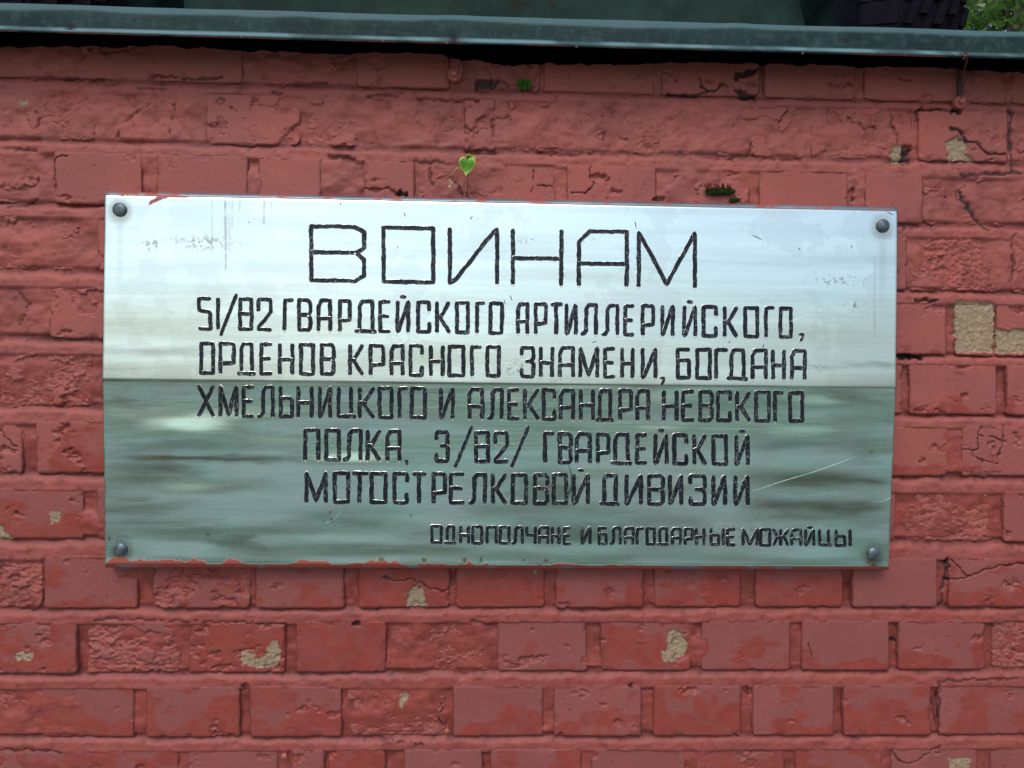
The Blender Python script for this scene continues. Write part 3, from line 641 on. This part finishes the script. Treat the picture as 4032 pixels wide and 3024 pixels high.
def letter(ch, xa, xb, yt, yb, hw=7.2):
    hw = hw * 1.12
    """yt, yb: (a, b, xref) lines"""
    global sid; mb = MB()
    jx = (random.random() - .5) * 2
    for i, st in enumerate(G[ch]):
        sid += 11; pts = []
        for (u, v) in st:
            x = xa + (xb - xa) * u; t = yt[0] + yt[1] * (x - yt[2]); b = yb[0] + yb[1] * (x - yb[2])
            y = t + (b - t) * v; pts.append((x + jx * (v - .5) - .010 * (y - 1512) * 0, y))
        stroke(mb, pts, hw, .00004 * i + (sid % 7) * .000004, sid % 97)
    if ch == 'Й':
        x = (xa + xb) / 2; t = yt[0] + yt[1] * (x - yt[2]); h = (yb[0] - yt[0]); sid += 3
        stroke(mb, [(x - 8, t - h * .17), (x + 10, t - h * .16)], hw * .85, 0, sid % 97)
    return mb.build('letter', [DARK, BURR], plq, True)
def line(items, yt, yb, hw):
    for it in items: letter(it[0], it[1] + hw * .55, it[2] - hw * .55, yt, yb, hw)
T1, B1 = (890, .0185, 1220), (1103, .0185, 1220)
for ch, a, b in (('В',1226,1434),('О',1510,1706),('И',1771,1957),('Н',2020,2210),('А',2280,2468),('М',2515,2736)):
    letter(ch, a, b, T1, B1, 7.6)
line([('5',781,832),('1',854,862),('8',941,995),('2',1014,1070),('Г',1117,1156),('В',1174,1226),('А',1251,1304),('Р',1334,1382),('Д',1396,1484),('Е',1493,1538),('Й',1561,1612),('С',1642,1694),('К',1717,1772),('О',1795,1846),('Г',1874,1910),('О',1927,1980),('А',2035,2080),('Р',2105,2153),('Т',2168,2216),('И',2227,2271),('Л',2286,2350),('Л',2368,2435),('Е',2457,2497),('Р',2527,2575),('И',2604,2653),('Й',2690,2741),('С',2766,2823),('К',2849,2904),('О',2930,2985),('Г',3012,3050),('О',3069,3118)], (1175,.017,785), (1294,.0139,785), 7.2)
line([('О',788,843),('Р',864,924),('Д',934,1007),('Е',1025,1072),('Н',1098,1155),('О',1181,1237),('В',1263,1319),('К',1374,1431),('Р',1456,1513),('А',1537,1589),('С',1612,1665),('Н',1692,1748),('О',1766,1828),('Г',1854,1897),('О',1915,1968),('З',2050,2104),('Н',2125,2178),('А',2201,2260),('М',2281,2355),('Е',2378,2422),('Н',2446,2494),('И',2527,2585),('Б',2665,2717),('О',2741,2799),('Г',2815,2867),('Д',2861,2945),('А',2959,3019),('Н',3039,3090),('А',3114,3172)], (1352,.0127,790), (1468,.0102,790), 7.2)
line([('Х',779,844),('М',864,936),('Е',956,1000),('Л',1013,1078),('Ь',1101,1153),('Н',1171,1232),('И',1255,1305),('Ц',1329,1400),('К',1413,1475),('О',1491,1546),('Г',1569,1607),('О',1617,1677),('И',1732,1787),('А',1844,1903),('Л',1919,1980),('Е',2000,2045),('К',2062,2123),('С',2137,2187),('А',2203,2261),('Н',2282,2339),('Д',2345,2417),('Р',2437,2489),('А',2505,2556),('Н',2610,2668),('Е',2685,2733),('В',2752,2806),('С',2822,2878),('К',2898,2955),('О',2973,3031),('Г',3047,3085),('О',3107,3163)], (1521,.011,790), (1637,.0088,790), 7.4)
line([('П',1198,1258),('О',1281,1339),('Л',1349,1424),('К',1443,1499),('А',1522,1577),('З',1715,1767),('8',1870,1926),('2',1946,2001),('Г',2142,2183),('В',2200,2251),('А',2266,2327),('Р',2349,2400),('Д',2403,2489),('Е',2504,2548),('Й',2576,2628),('С',2651,2706),('К',2729,2780),('О',2805,2862),('Й',2895,2948)], (1694,.0135,1200), (1808,.0112,1200), 7.6)
line([('М',1203,1287),('О',1314,1375),('Т',1386,1451),('О',1459,1523),('С',1549,1607),('Т',1624,1679),('Р',1703,1756),('Е',1771,1829),('Л',1844,1914),('К',1936,1994),('О',2014,2075),('В',2102,2160),('О',2176,2234),('Й',2255,2319),('Д',2361,2441),('И',2463,2528),('В',2551,2614),('И',2634,2687),('З',2714,2779),('И',2805,2858),('И',2891,2948)], (1862,.0086,1205), (1976,.0058,1205), 7.6)
line([('О',1697,1740),('Д',1749,1797),('Н',1811,1848),('О',1858,1899),('П',1915,1957),('О',1966,2007),('Л',2014,2060),('Ч',2071,2111),('А',2120,2160),('Н',2171,2204),('Е',2219,2248),('И',2288,2326),('Б',2356,2390),('Л',2400,2444),('А',2457,2495),('Г',2506,2536),('О',2544,2580),('Д',2586,2634),('А',2644,2682),('Р',2695,2729),('Н',2739,2775),('Ы',2796,2851),('Е',2861,2895),('М',2922,2984),('О',2992,3034),('Ж',3042,3106),('А',3114,3156),('Й',3169,3207),('Ц',3224,3275),('Ы',3288,3350)], (2073,.0095,1700), (2136,.0072,1700), 6.0)
def slash(pts, hw=7.2):
    global sid; sid += 7; mb = MB(); stroke(mb, pts, hw, .00002, sid % 97); mb.build('punctuation_mark', [DARK, BURR], plq, True)
slash([(931,1160),(869,1320)]); slash([(1857,1680),(1792,1838)]); slash([(2080,1680),(2014,1838)])
for (x, y) in ((3148,1316),(2600,1488),(1596,1814)):
    sc = .55 if x == 1596 else 1
    slash([(x, y), (x + 14 * sc, y), (x + 12 * sc, y + 12), (x + 4, y + 26 * sc)], 5.5)
def thin(name, pts, hw, mat, parent):
    global sid; sid += 5; mb = MB(); p = np.array(pts, float); q = []
    for a, b in zip(p[:-1], p[1:]):
        for t in np.linspace(0, 1, 8, endpoint=False): q.append(a + (b - a) * t)
    q.append(p[-1]); q = np.array(q); T = np.gradient(q, axis=0); T /= np.linalg.norm(T, axis=1)[:, None]; N = np.stack([-T[:, 1], T[:, 0]], 1)
    taper = np.sin(np.linspace(.15, math.pi - .15, len(q)))[:, None] * hw
    A, B, Cc = PL(*(q + N * taper).T), PL(*(q - N * taper).T), PL(*q.T)
    for X, h in ((A, .00004), (B, .00004), (Cc, .00022)): X[:, 1] = face_y(X[:, 0], X[:, 2]) - h
    n = len(q); mb.v = [tuple(v) for v in np.concatenate([A, Cc, B]).tolist()]
    for r in range(2):
        for k in range(n - 1): mb.f.append([r * n + k, r * n + k + 1, (r + 1) * n + k + 1, (r + 1) * n + k]); mb.m.append(0)
    return mb.build(name, mat, parent, True)
thin('paint_hair', [(2238,1822),(2250,1870),(2252,1910),(2240,1945),(2228,1958)], 3.6, simple('green_hair', (.01, .07, .05), .5), plq)
BR = simple('bright_scratch', (.60, .78, .78), .35, .9, .1)
for l in ([(2962,1934),(3090,1892),(3200,1860),(3380,1795)], [(3440,1980),(3480,1972),(3514,1958)], [(1975,1428),(2024,1428)], [(1270,2060),(1310,2050),(1340,2020),(1348,1990)], [(3100,1270),(3180,1240)]):
    thin('scratch', l, .9, BR, plq)
DS = simple('dark_scratch', (.06, .07, .08), .5)
for l in ([(1592,835),(1596,855)], [(1340,798),(1342,808)], [(1850,865),(1862,850)], [(978,872),(982,878)], [(1564,975),(1568,970)], [(2500,870),(2506,900)], [(1985,1180),(1990,1200)], [(3145,975),(3150,985)], [(3350,975),(3355,965)], [(2330,1350),(2350,1342)], [(2960,925),(3003,945)], [(2008,1160),(2016,1185)], [(2930,1570),(2934,1560)], [(3490,832),(3520,848)], [(2870,1352),(2874,1340)], [(3003,1372),(3008,1352)]):
    thin('scratch', l, 2.0, DS, plq)
# ------------------------------------------------------------------ bolts, wire, nail in the wall
def wall_bolt(px, py, label, r=.008, wire=None):
    p = P(px, py, -.006)
    t = thing('wall_bolt', label, 'bolt', p)
    mb = MB(); mb.lathe([(0, -.008), (r * .35, -.0078), (r * .62, -.0066), (r * .68, -.004), (r * .68, -.002)], p, n=16); mb.build('bolt_head', RED2, t, True)
    mb = MB(); mb.lathe([(r * .6, -.0024), (r * 1.25, -.0022), (r * 1.35, -.001), (r * 1.3, .006)], p, n=20); mb.build('washer', RED2, t, True)
    return t, p
RED2 = simple('red_painted_steel', (.36, .10, .085), .5, 0, .25, 120, .3)
t, p = wall_bolt(1790, 293, 'red painted bolt and hanger strap under the coping left of the black chip', .0068)
q = P(1808, 235, -.012); mb = MB(); mb.tube([p + np.array([.006, -.002, .0]), p + np.array([.0085, -.003, .008]), q + np.array([.0, .002, 0])], [.0016, .0016, .0011], 6)
mb.box((p[0] - .006, -.004, p[2] + .004), (p[0] + .005, .002, p[2] + .030)); mb.build('hanger_strap', RED2, t)
mb = MB(); mb.tube([p + np.array([-.006, -.004, -.004]), p + np.array([.0, -.007, -.0085]), p + np.array([.006, -.006, -.006])], .0011, 6); mb.build('bent_tail', RED2, t, True)
t, p = wall_bolt(3780, 402, 'red painted bolt with rusty tie wire running up to the coping at right', .0062)
WIRE = simple('rusty_wire', (.10, .045, .035), .7, 0, .4, 200, .4)
a = P(3806, 222, -.052); mb = MB()
mb.tube([P(3812,178,-.0505), P(3803,205,-.053), a, P(3808,240,-.04), P(3795,275,-.022), P(3796,320,-.009), P(3790,365,-.008), p + np.array([0, -.002, .004])], [.0007,.001,.0014,.0012,.0012,.0013,.0014,.0014], 7)
mb.tube([P(3790,215,-.0560), P(3800,222,-.0570), P(3812,218,-.0555)], .0013, 6)
mb.build('tie_wire', WIRE, t, True)
mb = MB(); mb.tube([P(3775,270,-.006), P(3778,330,-.006), P(3780,380,-.006)], .0022, 7); mb.build('strap', simple('grey_strap', (.07, .05, .045), .7), t, True)
p = P(1760, 2878, -.010); mb = MB(); mb.lathe([(0, -.002), (.0032, -.0016), (.0040, -.0002), (.0036, .0008), (.0022, .0014), (.0022, .012)], p, n=18)
tag(mb.build('nail', RED2, None, True), 'red painted nail head in the joint below the rough brick near the bottom edge', 'nail')
p = P(1119, 2977, -.010); mb = MB(); mb.lathe([(0, -.002), (.0030, -.0018), (.0042, -.0002), (.0036, .0014), (.002, .01)], p, n=18)
tag(mb.build('nail', RED2, None, True), 'red painted knob of a nail at the bottom edge left of centre', 'nail')
# ------------------------------------------------------------------ sprout
def leaf_mat(name, a, b):
    m = NT(name); m.set('Base Color', m.mix(m.attr('rim'), m.mix(m.rng(m.noise(300, 3), .3, .7), a, tuple(q * .75 for q in a)), b)); m.set('Roughness', .45)
    m.set('Subsurface Weight', 0.); return m.m
LEAF = leaf_mat('sprout_leaf', (.13, .38, .035), (.62, .62, .16))
spr = thing('plant_sprout', 'bright green heart-shaped seedling leaf on a thin stem above the plaque', 'plant', P(1838, 772, -.004))
def leaf(cx, cy, wpx, hpx, rot, y0, name, mat, fold=.25):
    pts = [(0,-.5),(.0,.0)]; out = []
    for k in range(40):   # heart outline, notch on top, tip below
        t = k / 40 * 2 * math.pi; x = .5 * math.sin(t) ** 3 * .98; y = -(13 * math.cos(t) - 5 * math.cos(2 * t) - 2 * math.cos(3 * t) - math.cos(4 * t)) / 29 + .02
        out.append((x, y + (.02 * math.sin(9 * t))))
    V = []; A = []; F_ = []; nr = 6
    for r in range(nr + 1):
        s = r / nr
        for (x, y) in out:
            x2, y2 = x * s, (y - .05) * s + .05
            c, q = math.cos(rot), math.sin(rot); X = cx + wpx * (x2 * c - y2 * q); Y = cy + hpx * (x2 * q + y2 * c)
            p = P(X, Y, y0); p[1] = y0 - abs(x2) * fold * wpx / 3000 + .002 * math.sin(6 * y2); V.append(p); A.append(1.0 if s > .97 else 0.)
    n = len(out)
    for r in range(nr):
        for k in range(n): F_.append((r * n + k, r * n + (k + 1) % n, (r + 1) * n + (k + 1) % n, (r + 1) * n + k))
    o = obj(name, np.array(V), F_, mat, spr, attrs={'rim': np.array(A)})
    md = o.modifiers.new('thickness', 'SOLIDIFY'); md.thickness = .0004; return o
leaf(1839, 650, 66, 74, .1, -.022, 'leaf', LEAF)
leaf(1852, 626, 40, 36, .5, -.020, 'leaf', LEAF, .5)
STEM = simple('stem', (.16, .075, .05), .6)
mb = MB(); mb.tube([P(1838, 775, .0), P(1842, 735, -.010), P(1841, 700, -.016), P(1843, 655, -.0205), P(1846,640,-.0205)], [.0010, .0008, .0006, .0006, .0004], 7); mb.build('stem', STEM, spr, True)
mb = MB(); mb.tube([P(1822, 770, .0), P(1812, 735, -.006), P(1797, 712, -.008)], [.0009, .0008, .0005], 6); mb.build('stem', simple('stem_dark', (.05, .02, .02), .6), spr, True)
mb = MB(); mb.tube([P(1842, 668, -.0215), P(1800, 660, -.018), P(1776, 688, -.014), P(1772,692,-.013)], [.0004, .0005, .0004, .0003], 6); mb.build('tendril', simple('tendril_green', (.35, .42, .15), .5), spr, True)
dl = leaf(1773, 722, 16, 34, .55, -.010, 'withered_leaf', leaf_mat('withered', (.55, .42, .28), (.7, .6, .4)))
# ------------------------------------------------------------------ moss
MOSS = simple('moss_green', (.028, .085, .012), .9, 0, .6, 300)
def moss(cx, cy, rx, ry, n, label, stalks=False, bright=None):
    t = thing('moss_clump', label, 'moss', P(cx, cy, -.002)); mb = MB(); rr = random.Random(int(cx))
    for k in range(n):
        a = rr.random() * 6.283; r = rr.random() ** .5; x = cx + rx * r * math.cos(a); y = cy + ry * r * math.sin(a)
        p = P(x, y, -.0025 - .004 * (1 - r)); s = .0007 + .0009 * rr.random(); d = np.array([rr.uniform(-1, 1), -1.2, rr.uniform(-.3, 1.2)]); d = nrm(d) * .0035 * (.6 + rr.random())
        u = nrm(np.cross(d, (rr.uniform(-1, 1), .3, rr.uniform(-1, 1)))) * s; w_ = nrm(np.cross(d, u)) * s
        mb.add([p + u, p - u * .5 + w_, p - u * .5 - w_, p + d], [(0, 1, 3), (1, 2, 3), (2, 0, 3)])
    mb.build('moss_cushion', bright or MOSS, t, kind='stuff')
    if stalks:
        mb = MB()
        for k in range(90):
            x = cx + rr.uniform(-.95, .75) * rx; y = cy - 4; h = rr.uniform(14, 34); p = P(x, y, -.005); q = P(x + rr.uniform(-8, 8), y - h, -.010)
            mb.tube([p, (p + q) / 2 + np.array([rr.uniform(-1, 1) * .0006, 0, 0]), q], [.00030, .00025, .00042], 4)
        mb.build('moss_stalks', simple('moss_stalk', (.13, .028, .018), .6), t, kind='stuff')
    return t
moss(2835, 757, 58, 11, 1300, 'dark green moss cushion with fine red stalks just above the plaque', True)
moss(2063, 334, 26, 15, 700, 'small bright green moss tuft in the chipped top course', False, simple('moss_bright', (.05, .22, .012), .85, 0, .5, 300))
moss(2892, 790, 18, 6, 200, 'tiny moss speck touching the top edge of the plaque')
# ------------------------------------------------------------------ ground, slab behind the wall
def flat(name, x0, x1, y0, y1, z, mat, nx=2, ny=2, amp=0.):
    x, y = np.meshgrid(np.linspace(x0, x1, nx), np.linspace(y0, y1, ny)); zz = z + amp * (fbm(x / 3, y / 3, 400, 4) - .5) + (amp > 0) * 2.2 * sstep(-18, -34, y)  # unseen bank behind the camera, added to streak the plaque's reflection
    return obj(name, np.stack([x, y, zz], -1).reshape(-1, 3), gridfaces(nx, ny), mat, kind='structure')
def grass_mat():
    m = NT('ground_grass'); n = m.noise(.8, 6); n2 = m.noise(30, 4)
    c = m.mix(m.rng(n, .35, .65), (.055, .085, .03), (.085, .12, .045)); m.set('Base Color', m.mix(m.rng(n2, .3, .7, 0, .6), c, (.035, .055, .02))); m.set('Roughness', .9)
    m.set('Normal', m.bump(n2, .8, .02)); return m.m
def pave_mat():
    m = NT('paving_concrete'); n = m.noise(2.5, 6); n2 = m.noise(80, 5)
    c = m.mix(m.rng(n, .3, .7), (.24, .26, .25), (.35, .37, .35)); m.set('Base Color', m.mix(m.rng(n2, .3, .7, 0, .4), c, (.26, .26, .25))); m.set('Roughness', .75); return m.m
flat('ground', -80, 80, -80, 120, 0.0, grass_mat(), 60, 60, .04)
PV = pave_mat(); flat('path', -30, 30, -1.3, -.02, .03, PV); flat('added_road', -30, 30, -8.2, -3.9, .03, PV)  # farther strip is out of view, added to vary the plaque's reflection
slab = simple('concrete_slab', (.12, .12, .11), .9, 0, .3, 8)
mb = MB(); mb.box((-2.4, .06, .0), (2.4, 4.2, zt - .03)); mb.build('plinth', slab, kind='structure')
# ------------------------------------------------------------------ gun behind the coping
def green_mat():
    m = NT('green_gun_paint'); a = m.noise(5, 6, rough=.7); b = m.noise(26, 5)
    c = m.mix(m.rng(a, .35, .65), (.006, .024, .020), (.016, .050, .042)); c = m.mix(m.rng(b, .68, .74, 0, .5), c, (.08, .10, .07)); c = m.mix(m.rng(m.noise(12, 5), .60, .66, 0, .8), c, (.018, .022, .012))
    m.set('Base Color', c); m.set('Roughness', .7); m.set('Specular IOR Level', .25); m.set('Normal', m.bump(b, .3, .003)); return m.m
GREEN = green_mat(); RUB = simple('tyre_rubber', (.0055, .005, .010), .75, 0, .3, 60, .3); RUB.node_tree.nodes['Principled BSDF'].inputs['Specular IOR Level'].default_value = .08; BLK = simple('shadow_black_steel', (.01, .01, .012), .7)
gy = 1.05
gun = thing('artillery_gun', 'dark green painted wheeled gun standing behind the wall coping', 'artillery gun', (0, gy, zt))
zg = zt + .02
# curved shield: outline slopes away at its right end
pr = P(np.array([3190, 3225, 3236]), np.array([-60, 60, 150]), gy); xl = P(690, 0, gy)[0]
n = 30; V = []; zlo, zhi = zg + .18, zg + 1.05
for j in range(13):
    z = zlo + (zhi - zlo) * j / 12; xr = pr[2][0] - (z - pr[2][2]) * .36 - max(0, z - pr[2][2] - .25) * .5
    for i in range(n):
        x = xl + (xr - xl) * i / (n - 1); V.append((x, gy + .10 * ((i / (n - 1) - .5) * 2) ** 2 - .16 * (z - zlo) + .006 * float(fbm(x / .2, z / .2, 5, 2)), z))
sh = obj('shield', np.array(V), gridfaces(n, 13), GREEN, gun); md = sh.modifiers.new('thickness', 'SOLIDIFY'); md.thickness = .008
mb = MB()
for i in range(9):
    x = xl + (pr[0][0] - xl) * (i + .5) / 9
    for yy, zz in ((gy + .015, zlo + .06), (gy + .07, zlo + .62)):
        mb = MB(); mb.lathe([(0, -.012), (.008, -.010), (.012, -.004), (.012, .02)], (x, yy, zz), n=10); mb.build('rivet', GREEN, gun, True)
mb = MB(); mb.tube([(-1.2, gy + .35, zg + .42), (1.05, gy + .35, zg + .42)], .055, 16); mb.build('axle', BLK, gun, True)
mb = MB(); mb.tube([(0, gy + .9, zg + .70), (0, gy + .1, zg + .74), (0, gy - .25, zg + .78)], [.10, .085, .07], 20); mb.build('barrel', GREEN, gun, True)
mb = MB(); mb.tube([(-.35, gy + .3, zg + .4), (-.45, gy + 2.2, zg + .05)], .06, 8); mb.build('trail', GREEN, gun, True); mb = MB(); mb.tube([(.35, gy + .3, zg + .4), (.45, gy + 2.2, zg + .05)], .06, 8); mb.build('trail', GREEN, gun, True)
def wheel(cx, wdt):
    cy, cz, r = gy + .38, zg + .46, .46; h = wdt / 2
    mb = MB(); mb.lathe([(.24, -h * .8), (.30, -h), (.40, -h * 1.02), (.445, -h * .86), (r, -h * .5), (r + .004, 0), (r, h * .5), (.445, h * .86), (.40, h * 1.02), (.30, h), (.24, h * .8)], (cx, cy, cz), axis='x', n=72)
    ty = mb.build('tyre', RUB, gun, True)
    mb = MB()
    for k in range(48):
        t = k * 2 * math.pi / 48; st_ = 2 * math.pi / 48
        blocks = [(-.98, -.42, .0, .92, .0)] + [(-.30 + j * .26, -.30 + j * .26 + .15, (j % 2) * .4, (j % 2) * .4 + .82, .10) for j in range(5)]
        for xa, xb, da, db, sl in blocks:
            vs = []
            for e_ in (-.03, .012):
                for (x, d) in ((xa, da), (xb, da), (xb + sl, db), (xa + sl, db)):
                    rr_ = r + e_ - .10 * max(0, abs(x) - .55) ** 1.5 * 1.2; a_ = t + d * st_
                    vs.append((cx + x * h, cy - rr_ * math.cos(a_), cz + rr_ * math.sin(a_)))
            mb.add(vs, [(0,3,2,1),(4,5,6,7),(0,1,5,4),(1,2,6,5),(2,3,7,6),(3,0,4,7)])
    mb.build('tread', RUB, ty)
    mb = MB(); mb.lathe([(0, -h * .5), (.09, -h * .5), (.10, -h * .3), (.20, -h * .35), (.24, -h * .8), (.25, -h * .8), (.25, h * .8), (.24, h * .8), (.20, h * .35), (.10, h * .3), (0, h * .5)], (cx, cy, cz), axis='x', n=40); mb.build('rim', GREEN, gun, True)
pt = P(np.array([3345, 3768]), np.array([80, 80]), gy); wc = (pt[0][0] + pt[1][0]) / 2; wheel(wc, (pt[1][0] - pt[0][0])); wheel(-wc - .05, (pt[1][0] - pt[0][0]))
# ------------------------------------------------------------------ trees
BARK = simple('bark', (.09, .07, .05), .9, 0, .4, 20, .5)
def leaves_mat(a, b):
    m = NT('tree_leaves'); oi = m.n('ShaderNodeNewGeometry'); c = m.mix(oi.outputs['Random Per Island'], a, b); m.set('Base Color', c); m.set('Roughness', .22)
    m.set('Transmission Weight', 0.); tr = m.n('ShaderNodeBsdfTranslucent'); m.l(c, tr.inputs[0]); mx = m.n('ShaderNodeMixShader'); mx.inputs[0].default_value = .35
    out = m.t.nodes['Material Output']; m.l(m.b.outputs[0], mx.inputs[1]); m.l(tr.outputs[0], mx.inputs[2]); m.l(mx.outputs[0], out.inputs[0]); return m.m
LV = leaves_mat((.07, .16, .03), (.12, .24, .05))
def tree(x, y, h, cr, label, n=9000, seed=0, lsz=.045):
    rr = np.random.RandomState(seed); t = thing('tree', label, 'tree', (x, y, 0), 'trees beyond the wall')
    mb = MB(); mb.tube([(x, y, 0), (x + .1, y, h * .35), (x, y + .1, h * .7), (x + .05, y, h * .92)], [.16, .12, .07, .02], 10)
    cs = []
    for k in range(26):
        a = rr.rand() * 6.283; zc = h * (.30 + .62 * rr.rand()); q = cr * (1.05 - abs(zc / h - .6) * 1.2) * (.35 + .65 * rr.rand()); c = np.array([x + q * math.cos(a), y + q * math.sin(a), zc]); cs.append((c, .35 + .45 * rr.rand()))
        mb.tube([(x, y, zc * .75), tuple((np.array([x, y, zc * .85]) + c) / 2), tuple(c)], [.045, .03, .01], 6)
    mb.build('trunk', BARK, t, True)
    ci = rr.randint(0, 26, n); cen = np.array([c for c, _ in cs])[ci]; rad = np.array([r for _, r in cs])[ci]
    d = rr.randn(n, 3); d /= np.linalg.norm(d, axis=1)[:, None]; pos = cen + d * (rad * rr.rand(n) ** .45)[:, None]
    u = rr.randn(n, 3); u /= np.linalg.norm(u, axis=1)[:, None]; v = np.cross(u, rr.randn(n, 3)); v /= np.linalg.norm(v, axis=1)[:, None]
    s = (lsz * (.6 + .8 * rr.rand(n)))[:, None]
    vs = np.stack([pos - u * s, pos + v * s * .55, pos + u * s, pos - v * s * .55], 1).reshape(-1, 3)
    obj('crown', vs, np.arange(4 * n).reshape(-1, 4), LV, t, smooth=False)
tree(5.3, 6.8, 6.2, 1.9, 'leafy green tree beyond the wall seen past the right side of the gun tyre', 15000, 1)
tree(-4.5, 10.5, 7.0, 2.2, 'leafy tree beyond the wall far to the left of the gun', 7000, 2, .06)
tree(1.5, 13.5, 7.5, 2.6, 'leafy tree straight behind the gun', 7000, 3, .07)
